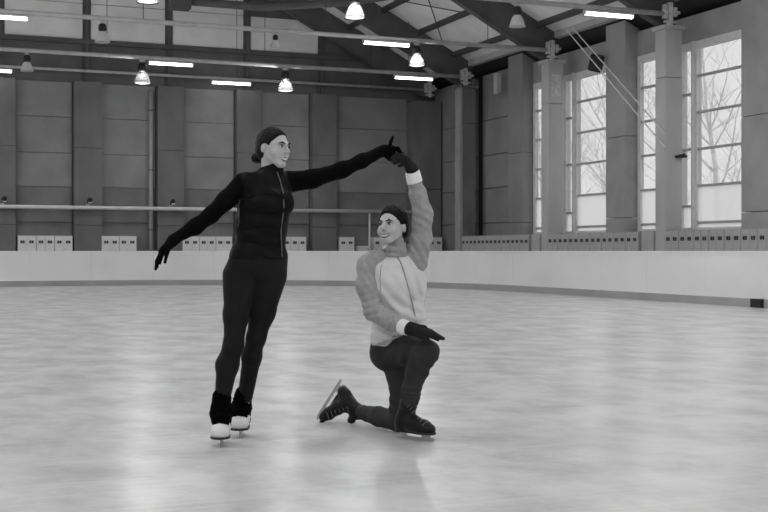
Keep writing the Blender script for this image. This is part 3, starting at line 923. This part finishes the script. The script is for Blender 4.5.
M_skin = mat('skin', 0.45, 0.5, 0.06, 12, 0.05, 160)
M_skin2 = mat('skin_tanned', 0.45, 0.5, 0.06, 12, 0.05, 160)
M_eyew = mat('eye_white', 0.55, 0.3, 0.02, 8)
M_lip = mat('lip', 0.16, 0.45, 0.05, 20)
M_teeth = mat('teeth', 0.75, 0.3, 0.02, 8)
M_hair = mat('dark_hair', 0.006, 0.45, 0.3, 40, 0.5, 180, streak=(1, 1, 4), spec=0.12)
M_vest = mat('black_vest_nylon', 0.006, 0.5, 0.3, 6, 0.35, 45, spec=0.08)
M_knit = mat('black_knit', 0.003, 0.8, 0.3, 10, 0.3, 200, spec=0.05)
M_legg = mat('dark_leggings', .013, 0.6, 0.2, 6, 0.25, 60, spec=0.08)
M_fuzz = mat('black_fuzzy_knit', 0.003, 0.9, 0.4, 60, 1.0, 220, spec=0.03)
M_zip = mat('zip_metal', 0.12, 0.4, 0.2, 60)
M_wboot = mat('white_boot_leather', 0.7, 0.45, 0.06, 20, 0.1, 60)
M_sole = mat('black_sole', 0.012, 0.5, 0.2, 20)
M_blade = mat('blade_steel', 0.45, 0.3, 0.1, 20, metal=.6)
M_jack = mat('pale_jacket_cloth', 0.64, 0.75, 0.06, 5, 0.35, 26, spec=.25)
M_jslv = mat('grey_jacket_cloth', 0.33, 0.8, 0.12, 40, 0.4, 120, spec=.2)
M_cuff = mat('white_cuff', 0.82, 0.75, 0.05, 10, 0.3, 60)
M_trou = mat('dark_trouser_cloth', 0.034, 0.75, 0.18, 8, 0.4, 60, spec=0.12)
M_glove = mat('dark_glove_fleece', 0.014, 0.7, 0.25, 30, 0.4, 120, spec=0.12)
M_bboot = mat('black_boot_leather', 0.008, 0.38, 0.25, 14, 0.3, 40, spec=0.2)
M_lace = mat('boot_lace', 0.12, 0.6, 0.2, 60)

# ---------------- standing skater
F = Figure(250, 6.75, 'standing skater in black vest, leggings and fuzzy boot covers with arms spread')
tf = frame((.6, -.8, 0))
legA = [F(241, 276, 6.72, .104), F(236, 315, 6.66, .068), F(233.5, 345, 6.62, .053), F(227.3, 365, 6.63, .060), F(222.5, 398, 6.64, .043)]
legB = [F(268.5, 276, 6.78, .104), F(262, 312, 6.78, .073), F(256, 338, 6.77, .052), F(251.8, 357, 6.81, .053), F(245.5, 396, 6.9, .043)]
pel = [ell(F(258.5, 263), (.176, .124, .12), tf, .03)]
legs = pel + [ell(F(259, 252), (.163, .113, .11), tf, .04)] + chain(legA, .03) + chain(legB, .03)
legs += [ell(F(250, 274, 6.84), (.10, .10, .10), tf, .05)]
torso = [ell(F(258.6, 257), (.172, .122, .11), tf, .05), ell(F(261.5, 228), (.150, .115, .14), tf, .06), ell(F(265.0, 203), (.155, .118, .14), tf, .06),
         cap(F(246, 183, 6.68), F(286, 182, 6.83), .056, .056, .05), cap(F(268, 185), F(271, 172), .07, .058, .04)]
ctr = np.array(F(266, 203))
for s in (-1, 1): torso.append(ell(ctr + tf @ np.array((s * .065, .095, 0)), (.050, .024, .050), tf, .05))
armA = [F(243, 184, 6.68, .060), F(226, 200.5, 6.65, .049), F(211, 215, 6.62, .042), F(195, 227, 6.60, .041), F(175.5, 238.3, 6.575, .029)]
armB = [F(288, 182, 6.83, .062), F(312, 179, 6.86, .051), F(342, 170, 6.89, .044), F(362, 161, 6.91, .038), F(382, 151, 6.93, .032)]
hc = np.array(F(273.2, 148, 6.74)); hR = frame((.80, -.60, -.03), (.10, 0, 1))
hp, HH = head_prims(hc, hR, True)
neck = [cap(F(270, 176), HH(0, -.025, -.05), .050, .045, .02)]
# body: one continuous surface under the clothes, with head and neck
core = pel + chain(legA, .03) + chain(legB, .03) + torso + chain(armA, .03) + chain(armB, .03)
def shrunk(P, s):
    out = []
    for p in P:
        q = dict(p)
        if q['t'] == 'c': q['r0'] = max(.006, q['r0'] - s); q['r1'] = max(.006, q['r1'] - s)
        elif q['t'] == 'e' and not q.get('sub'): q['r'] = q['r'] - s
        out.append(q)
    return out
feetA = [cap(F(222.5, 398, 6.64), F.z(222, .10, 6.67), .032, .035), cap(F.z(222, .095, 6.67), F.z(220.3, .08, 6.54), .03, .028)]
feetB = [cap(F(245.5, 396, 6.90), F.z(243, .10, 6.97), .032, .035), cap(F.z(243, .095, 6.97), F.z(239.5, .08, 6.86), .03, .028)]
body = sdf_obj('body', shrunk(core, .012) + feetA + feetB + neck + hp, .005, M_skin, F.root)
body['label'] = 'smiling face turned to the other skater'
face_parts(F.root, hc, hR, True, (.8, -.5, -.1))
# hair swept back into a low bun
hair = [ell(HH(0, -.016, .032), (.080, .098, .092), hR, .01), ell(HH(0, -.055, -.02), (.062, .050, .055), hR, .03)]
hair += [cut(hR @ np.array((0, .80, -.60)), float((hR @ np.array((0, .80, -.60))) @ HH(0, .0, .0)) + .018, .012)]
for s in (-1, 1): hair.append(ell(HH(s * .080, .004, -.020), (.03, .026, .040), hR, .01, True))
hair += [wob(.0016, 140, 1)]
ho = sdf_obj('hair', hair, .004, M_hair, F.root)
sdf_obj('bun', [ell(HH(-.0, -.118, -.055), (.036, .030, .030), hR, .01), cap(HH(0, -.085, -.04), HH(0, -.11, -.05), .022, .024, .02), wob(.003, 150, 3)], .0035, M_hair, ho)
sdf_obj('leggings', legs + [wob(.0012, 38, 2)], .006, M_legg, F.root)
top = sdf_obj('long_sleeve_top', shrunk(torso, .006) + chain(armA, .03) + chain(armB, .03) + [wob(.002, 42, 4)], .006, M_knit, F.root)
vz = F(250, 259.5)[2]
vest = [dict(p) for p in torso]
for p in vest:
    if p['t'] == 'e': p['r'] = p['r'] + .006
    else: p['r0'] += .006; p['r1'] += .006
vest += [cap(F(270.5, 174), F(273, 164, 6.74), .060, .057, .02)]
vest += [cut((0, 0, -1), -vz, .004), cut((-.25, 0, 1), float(np.array((-.25, 0, 1)) @ np.array(F(273, 164.5))), .004), wob(.002, 34, 5), fold(F(262, 226, 6.65), .15, (.1, 0, 1), 70, .006, 2), fold(F(268, 195, 6.65), .1, (.3, 0, 1), 70, .004, 3)]
# hollow collar
vest += [cap(F(272, 170), F(274, 160), .050, .054, .004, True)]
ve = sdf_obj('vest', vest, .005, M_vest, F.root)
surf_tube('zip', ve, [(277, 172), (280, 180), (283, 192), (284, 205), (282.5, 218), (281, 230), (281.5, 243), (282, 257)], F, .0035, M_zip, ve, .003)
for yy in (196, 212, 228, 243):
    surf_tube('seam', ve, [(240 + 4 * q, yy + 2.0 * math.sin(q * .5 + yy)) for q in range(11)], F, .0022, M_knit, ve, -.0005)
surf_tube('side_seam', ve, [(241, 190), (238.8, 205), (239, 222), (236, 240), (231.5, 256)], F, .003, M_zip, ve, 0)
def glove(name, parent, palm, fingers, m, h=.003):
    P = list(palm)
    for f in fingers: P += chain(f, .006)
    return sdf_obj(name, P, h, m, parent)
glove('glove', F.root, [cap(F(177, 237.5, 6.575), F(173, 240, 6.57), .032, .029, .02), cap(F(173, 240.5, 6.56), F(162.5, 251, 6.535), .026, .023, .02), cap(F(173, 240.5, 6.58), F(164, 252, 6.575), .026, .021, .02)],
      [[F(162, 251, 6.52, .011), F(158, 259.5, 6.51, .0095), F(156.8, 266.5, 6.515, .0075)],
       [F(161, 252, 6.54, .011), F(156.8, 261, 6.53, .0098), F(155.6, 269.3, 6.535, .0078)],
       [F(161.5, 253, 6.56, .0105), F(158, 261, 6.56, .0092), F(157, 267.5, 6.565, .0075)],
       [F(163.5, 253, 6.58, .010), F(160.8, 259, 6.585, .0085), F(160, 263.5, 6.59, .007)],
       [F(170, 245, 6.53, .013), F(167, 253.5, 6.51, .0105), F(165, 262.3, 6.505, .0085)]], M_knit)
glove('glove', F.root, [cap(F(379, 152.5, 6.93), F(384, 150.5, 6.93), .034, .030, .02), cap(F(384, 150, 6.915), F(390.5, 148.5, 6.915), .027, .024, .02), cap(F(384, 151.5, 6.945), F(390, 153.5, 6.945), .026, .023, .02)],
      [[F(389.5, 147, 6.90, .0115), F(391, 141.5, 6.895, .0100), F(392.8, 136.8, 6.895, .0075)],
       [F(392, 147.5, 6.905, .011), F(398, 148.2, 6.89, .0100), F(400.5, 151, 6.895, .0085)],
       [F(392.5, 150, 6.93, .011), F(397.5, 150, 6.93, .0098), F(401, 152.5, 6.945, .0085)],
       [F(392, 153, 6.95, .010), F(396.5, 154, 6.965, .009), F(398, 158, 6.985, .008)],
       [F(385, 155, 6.92, .013), F(389, 159, 6.915, .0105), F(393, 160.3, 6.90, .0085)]], M_knit)
def skate_w(pxh, dh, pxt, dt):
    z = F.z
    sk = bpy.data.objects.new('skate', None); C.objects.link(sk); sk.parent = F.root; sk.location = z(pxt, 0, dt)
    o = np.array(z(pxt, 0, dt))
    T = lambda p: tuple(np.array(p[:3]) - o) + tuple(p[3:])
    P = chain([T(z(pxh, .105, dh, .040)), T(z((pxh + pxt) / 2, .098, (dh + dt) / 2, .046)), T(z(pxt, .084, dt + .01, .047))], .02)
    P += [ell(T(z(pxt, .078, dt + .01)), (.051, .06, .042), None, .02), cap(T(z(pxh, .10, dh)), T(z(pxh + .5, .22, dh)), .042, .042, .02), cut((0, 0, -1), -.052, .006)]
    sdf_obj('boot', P, .004, M_wboot, sk)
    a, b = Vector(T(z(pxh, .052, dh + .04))), Vector(T(z(pxt, .052, dt - .045)))
    sp = chain([tuple(T(z(pxh, .05, dh, .040))), tuple(T(z((pxh + pxt) / 2, .05, (dh + dt) / 2, .046))), tuple(T(z(pxt, .05, dt + .005, .055)))], .02)
    sdf_obj('sole', sp + [cut((0, 0, 1), .056, .002), cut((0, 0, -1), -.044, .002)], .0035, M_sole, sk)
    blade(sk, T(z(pxh, .002, dh + .04)), T(z(pxt, .002, dt - .05)), (0, 0, 1), M_blade, .05)
skate_w(222.6, 6.70, 220.3, 6.56)
skate_w(243.2, 7.00, 239.2, 6.88)
fz = [wob(.004, 150, 2), wob(.004, 260, 5)]
sdf_obj('leg_warmer', [cap(F(221.8, 397, 6.64), F.z(221, .17, 6.66), .052, .058, .02), cap(F.z(221, .17, 6.66), F.z(220.6, .135, 6.60), .056, .050, .02), cap(F.z(221.5, .15, 6.68), F.z(221.7, .095, 6.69), .055, .050, .02)] + fz, .004, M_fuzz, F.root, 0, 0)
sdf_obj('leg_warmer', [cap(F(243.5, 394, 6.90), F.z(241.5, .17, 6.95), .049, .056, .02), cap(F.z(241.5, .17, 6.95), F.z(240, .135, 6.91), .054, .048, .02), cap(F.z(242, .15, 6.98), F.z(242.5, .095, 6.99), .052, .048, .02)] + fz, .004, M_fuzz, F.root, 0, 0)

# ---------------- kneeling skater
K = Figure(395, 7.05, 'kneeling skater in pale zip jacket with grey sleeves holding a raised hand')
tk = frame((.30, -.95, 0))
# trousers
trA = [K(397, 351, 7.12, .100), K(412, 351, 6.95, .088), K(427, 352, 6.80, .067), K(417, 371, 6.81, .060), K(411.3, 390, 6.82, .051), K(409.5, 402, 6.82, .049)]
trB = [K(396, 357, 7.19, .092), K(401, 390, 7.12, .067), K(398, 421.5, 7.07, .059), K(379, 416.5, 7.22, .060), K(359.5, 411.8, 7.40, .043)]
hips = [ell(K(388.5, 352, 7.17), (.114, .13, .118), tk, .03)]
trous = hips + chain(trA, .03) + chain(trB, .012)
ktorso = [ell(K(395.5, 337, 7.14), (.150, .128, .09), tk, .04), ell(K(398.0, 315, 7.12), (.162, .128, .13), tk, .06), ell(K(397.0, 285, 7.10), (.178, .125, .15), tk, .06),
          cap(K(376, 265, 7.06), K(412, 261, 7.12), .058, .058, .05), cap(K(394, 265, 7.08), K(393, 252, 7.08), .075, .062, .04)]
kaA = [K(367.5, 266, 7.05, .060), K(367, 286, 7.02, .062), K(374, 311, 6.98, .056), K(390, 321.5, 6.90, .050), K(405, 327.5, 6.82, .039)]
kaB = [K(416, 262, 7.12, .064), K(421, 240, 7.09, .061), K(422.8, 214, 7.05, .056), K(418, 195, 7.02, .048), K(413.3, 176, 6.985, .040)]
kc = np.array(K(392.3, 227.0, 7.05)); kR = frame((-.50, -.85, .13), (-.06, 0, 1))
kp, KH = head_prims(kc, kR, False)
kneck = [cap(K(396, 256, 7.09), KH(0, -.030, -.05), .056, .050, .02)]
kcore = hips + chain(trA, .03) + chain(trB, .03) + ktorso + chain(kaA, .03) + chain(kaB, .03)
kfeet = [cap(K(409.5, 402, 6.82), K(405, 423, 6.84), .034, .034), cap(K(405, 424, 6.84), K(426, 430, 6.74), .030, .024),
         cap(K(359.5, 411.8, 7.40), K(346, 400, 7.45), .032, .032), cap(K(346, 399, 7.45), K(326, 415, 7.49), .028, .02)]
sdf_obj('body', shrunk(kcore, .012) + kfeet + kneck + kp, .005, M_skin2, K.root)['label'] = 'smiling face looking up at the standing skater'
face_parts(K.root, kc, kR, False, (-.6, -.6, .3))
khair = [ell(KH(0, -.016, .038), (.083, .103, .098), kR, .01), ell(KH(0, -.060, -.02), (.066, .052, .06), kR, .03)]
nv = kR @ np.array((0, .80, -.60))
khair += [cut(nv, float(nv @ KH(0, 0, 0)) + .014, .010)]
for s in (-1, 1): khair.append(ell(KH(s * .084, .002, -.028), (.03, .028, .040), kR, .01, True))
khair += [wob(.003, 120, 1), wob(.002, 200, 4)]
sdf_obj('hair', khair, .004, M_hair, K.root, 0, 0)
sdf_obj('trousers', trous + [wob(.0015, 40, 3), fold(K(410, 356, 6.95), .14, (.9, 0, -.4), 95, .006, 1), fold(K(412, 395, 6.8), .07, (.1, 0, 1), 190, .005, 2), fold(K(398, 405, 7.1), .10, (.3, 0, 1), 120, .004, 4), fold(K(363, 412, 7.38), .06, (1, 0, .1), 190, .005, 3), fold(K(425, 365, 6.8), .09, (.5, 0, .8), 110, .004, 5)], .006, M_trou, K.root)
# jacket: pale body, grey raglan sleeves, collar, cuffs, zip
jk = [dict(p) for p in ktorso]
for p in jk:
    if p['t'] == 'e': p['r'] = p['r'] + .006
    else: p['r0'] += .002; p['r1'] += .002
hn = np.array((.42, 0, -.90)); hn /= np.linalg.norm(hn)
jk += [cut(hn, float(hn @ np.array(K(384, 340, 7.14))), .006), wob(.002, 30, 2), fold(K(400, 325, 7.0), .15, (.45, 0, .9), 105, .008, 2), fold(K(386, 300, 7.0), .12, (.7, 0, .7), 95, .007, 1), fold(K(418, 285, 7.0), .12, (1, 0, .35), 95, .006, 5), fold(K(377, 341, 7.1), .08, (.5, 0, 1), 120, .006, 5)]
jo = sdf_obj('jacket', jk, .005, M_jack, K.root)
slA = [K(383, 256, 7.05, .040), K(374, 260, 7.05, .052)] + [tuple(q[:3]) + (q[3] + .000,) for q in kaA]
slB = [K(405, 255, 7.12, .046), K(413, 257, 7.12, .060)] + [tuple(q[:3]) + (q[3] + .000,) for q in kaB]
cutA = np.array(K(405, 327.5, 6.82)) - np.array(K(390, 321.5, 6.90)); cutA /= np.linalg.norm(cutA)
sdf_obj('sleeve', chain(slA, .03) + [cut(cutA, float(cutA @ np.array(K(402, 326.3, 6.836))), .004), wob(.002, 46, 1), fold(K(374, 308, 6.95), .09, (.4, 0, -.9), 150, .005, 3), fold(K(370, 278, 7.0), .09, (.8, 0, .55), 130, .004, 1), fold(K(392, 323, 6.87), .07, (1, 0, -.3), 170, .004, 6)], .005, M_jslv, jo)
sdf_obj('sleeve', chain(slB, .03) + [cut((-.2, 0, 1), float(np.array((-.2, 0, 1)) @ np.array(K(414.5, 181.5, 6.99))), .004), wob(.002, 46, 2), fold(K(423, 218, 7.0), .08, (.5, 0, .9), 150, .004, 3), fold(K(419, 252, 7.08), .09, (.9, 0, .5), 120, .006, 1), fold(K(416, 190, 7.0), .06, (.2, 0, 1), 130, .005, 4)], .005, M_jslv, jo)
sdf_obj('cuff', [cap(K(400.5, 325.7, 6.845), K(408.5, 328.8, 6.80), .044, .041, .01), cut(cutA, float(cutA @ np.array(K(408.3, 328.8, 6.80))), .003), cut(-cutA, float(-cutA @ np.array(K(400.8, 325.9, 6.842))), .003)], .004, M_cuff, jo)
cb = np.array(K(411.6, 169.5, 6.975)) - np.array(K(415, 182.5, 6.995)); cb /= np.linalg.norm(cb)
sdf_obj('cuff', [cap(K(415, 183, 6.995), K(411.4, 168, 6.972), .047, .042, .01), cut(cb, float(cb @ np.array(K(412.4, 171.3, 6.975))), .003), cut(-cb, float(-cb @ np.array(K(415, 182.5, 6.995))), .003)], .004, M_cuff, jo)
col = [cap(K(394.5, 256, 7.07), K(392.0, 238, 7.06), .078, .074, .02), cut((-.32, -.05, 1), float(np.array((-.32, -.05, 1)) @ np.array(K(391, 246.5, 7.05))), .003), fold(K(390, 250, 7.0), .1, (.15, 0, 1), 170, .007, 2), cut((0, 0, -1), -K(394, 257, 7.07)[2], .02),
       cap(K(393, 252, 7.06), K(391.5, 234, 7.06), .060, .066, .004, True), wob(.003, 70, 3)]
sdf_obj('collar', col, .004, M_jslv, jo)
surf_tube('zip', jo, [(397, 256), (400.5, 262), (403.5, 270), (406, 279), (408.5, 288), (411, 297), (413, 306), (414.8, 315), (416, 322), (417, 330)], K, .0048, M_jslv, jo, .001)
surf_tube('pocket_tab', jo, [(425.3, 297.5), (425.8, 300), (426, 303)], K, .0045, M_black, jo, .002)
surf_tube('seam', jo, [(384, 258), (381, 268), (380, 280), (381, 292)], K, .003, M_jslv, jo, 0)
glove('glove', K.root, [cap(K(414, 176, 6.985), K(411.5, 168, 6.97), .036, .034, .02), cap(K(411.5, 169, 6.955), K(404.5, 158.5, 6.94), .030, .026, .02), cap(K(412, 168.5, 6.985), K(406.5, 157.5, 6.975), .029, .025, .02)],
      [[K(404.5, 156.5, 6.925, .0125), K(397.5, 154.3, 6.885, .0110), K(392.7, 157.5, 6.880, .0095)],
       [K(403.5, 158.5, 6.92, .0125), K(396.5, 157.8, 6.880, .0110), K(392.3, 161.0, 6.875, .0095)],
       [K(404.5, 161.0, 6.925, .0120), K(399, 161.3, 6.895, .0105), K(394.5, 163.4, 6.89, .0090)],
       [K(406.5, 164.0, 6.94, .0110), K(402, 165.0, 6.92, .0095), K(398.8, 166.0, 6.92, .0085)],
       [K(409, 162, 6.985, .0140), K(404, 154.5, 6.995, .0115), K(398.5, 152.0, 6.985, .0095)]], M_glove)
glove('glove', K.root, [cap(K(406, 328, 6.815), K(411, 329, 6.79), .038, .036, .02), cap(K(411, 327.5, 6.80), K(423.5, 329.0, 6.755), .027, .024, .02), cap(K(411, 331.0, 6.775), K(422, 332.5, 6.725), .027, .023, .02)],
      [[K(422, 334.0, 6.715, .0115), K(431, 336.5, 6.69, .0105), K(438, 340.0, 6.69, .0085)],
       [K(424, 331.5, 6.73, .0120), K(434, 334.5, 6.70, .0105), K(442.5, 339.0, 6.69, .0085)],
       [K(424, 329.5, 6.755, .0120), K(434, 333.0, 6.725, .0105), K(443.8, 338.6, 6.71, .0085)],
       [K(423, 327.5, 6.78, .0110), K(431.5, 331.0, 6.755, .0095), K(439, 336.0, 6.74, .0080)],
       [K(412, 333.0, 6.755, .0140), K(420, 337.0, 6.715, .0115), K(428, 339.0, 6.70, .0095)]], M_glove)
# front skate
def sub_empty(name, root, loc):
    e = bpy.data.objects.new(name, None); C.objects.link(e); e.parent = root; e.location = loc
    return e
sk = sub_empty('skate', K.root, (0, 0, 0))
bp_ = [cap(K(410, 398, 6.82), K(405.5, 417, 6.845), .053, .049, .02), cap(K(405.5, 417, 6.845), K(402.5, 425, 6.855), .049, .043, .02)]
bp_ += chain([K(404, 422, 6.85, .046), K(414, 424.5, 6.80, .046), K(424, 428.0, 6.755, .041), K(429.5, 430.0, 6.73, .035)], .03)
bo = sdf_obj('boot', bp_ + [cut((0, 0, -1), -.050, .005), cut((0, 0, 1), K(409, 397.5, 6.82)[2], .004), wob(.0015, 90, 2)], .004, M_bboot, sk)
sp = chain([K.z(402, .05, 6.865, .042), K.z(412, .05, 6.81, .036), K.z(423, .05, 6.755, .043), K.z(429.5, .05, 6.73, .038)], .02)
sdf_obj('sole', sp + [cut((0, 0, 1), .054, .002), cut((0, 0, -1), -.040, .002)], .0035, M_sole, sk)
blade(sk, K.z(395.5, .002, 6.895), K.z(435.5, .002, 6.695), (0, 0, 1), M_blade, .048)
for q in range(7):
    t_ = q / 6.0
    cx = 411 + 14 * t_; cy = 404 + 19 * t_ ** 1.1
    surf_tube('lace', bo, [(cx - 4 + 1.0 * t_, cy + 3.2), (cx - 1.5, cy + 1), (cx + 1, cy - .6), (cx + 3.2, cy - .8)], K, .0030, M_lace, sk, .001)
sdf_obj('trouser_hem', [cap(K(409.8, 399.5, 6.82), K(410.6, 396, 6.82), .054, .056, .01), wob(.002, 90, 1)], .004, M_trou, sk)
# trailing skate: sole turned up and back
sk = sub_empty('skate', K.root, (0, 0, 0))
rbp = [cap(K(358, 412, 7.41), K(348, 404, 7.44), .050, .047, .02), cap(K(348, 404, 7.44), K(345, 394.5, 7.46), .045, .038, .02), cap(K(345, 394.5, 7.46), K(342.5, 391, 7.465), .036, .030, .02)]
rbp += chain([K(347, 402, 7.45, .044), K(338, 407.5, 7.47, .040), K(329, 413.5, 7.49, .034), K(323.5, 417, 7.5, .029)], .03)
ro = sdf_obj('boot', rbp + [wob(.0015, 90, 4)], .004, M_bboot, sk)
sdf_obj('tongue', [ell(K(351.5, 420.5, 7.40), (.026, .02, .020), None, .01), cap(K(352, 417, 7.41), K(353, 410, 7.42), .02, .03, .02)], .004, M_bboot, sk)
hb, tb = np.array(K(340.3, 378.5, 7.48)), np.array(K(314.8, 418.5, 7.5))
inn = np.array((.845, 0, -.535))
sdf_obj('sole', chain([tuple(hb + inn * .052 + (tb - hb) * .16) + (.026,), tuple(hb + inn * .047 + (tb - hb) * .5) + (.018,), tuple(hb + inn * .038 + (tb - hb) * .93) + (.026,)], .01)
        + [cut(-inn, float(-inn @ (hb + inn * .034)), .002)], .0035, M_sole, sk)
blade(sk, tuple(hb), tuple(tb), tuple(inn), M_blade, .045)
for q in range(6):
    t_ = q / 5.0
    cx, cy = 348 - 20 * t_, 411 + 6 * t_
    surf_tube('lace', ro, [(cx - 1.4, cy - 4.5), (cx, cy - 1.5), (cx + .6, cy + 2)], K, .003, M_lace, sk, .001)
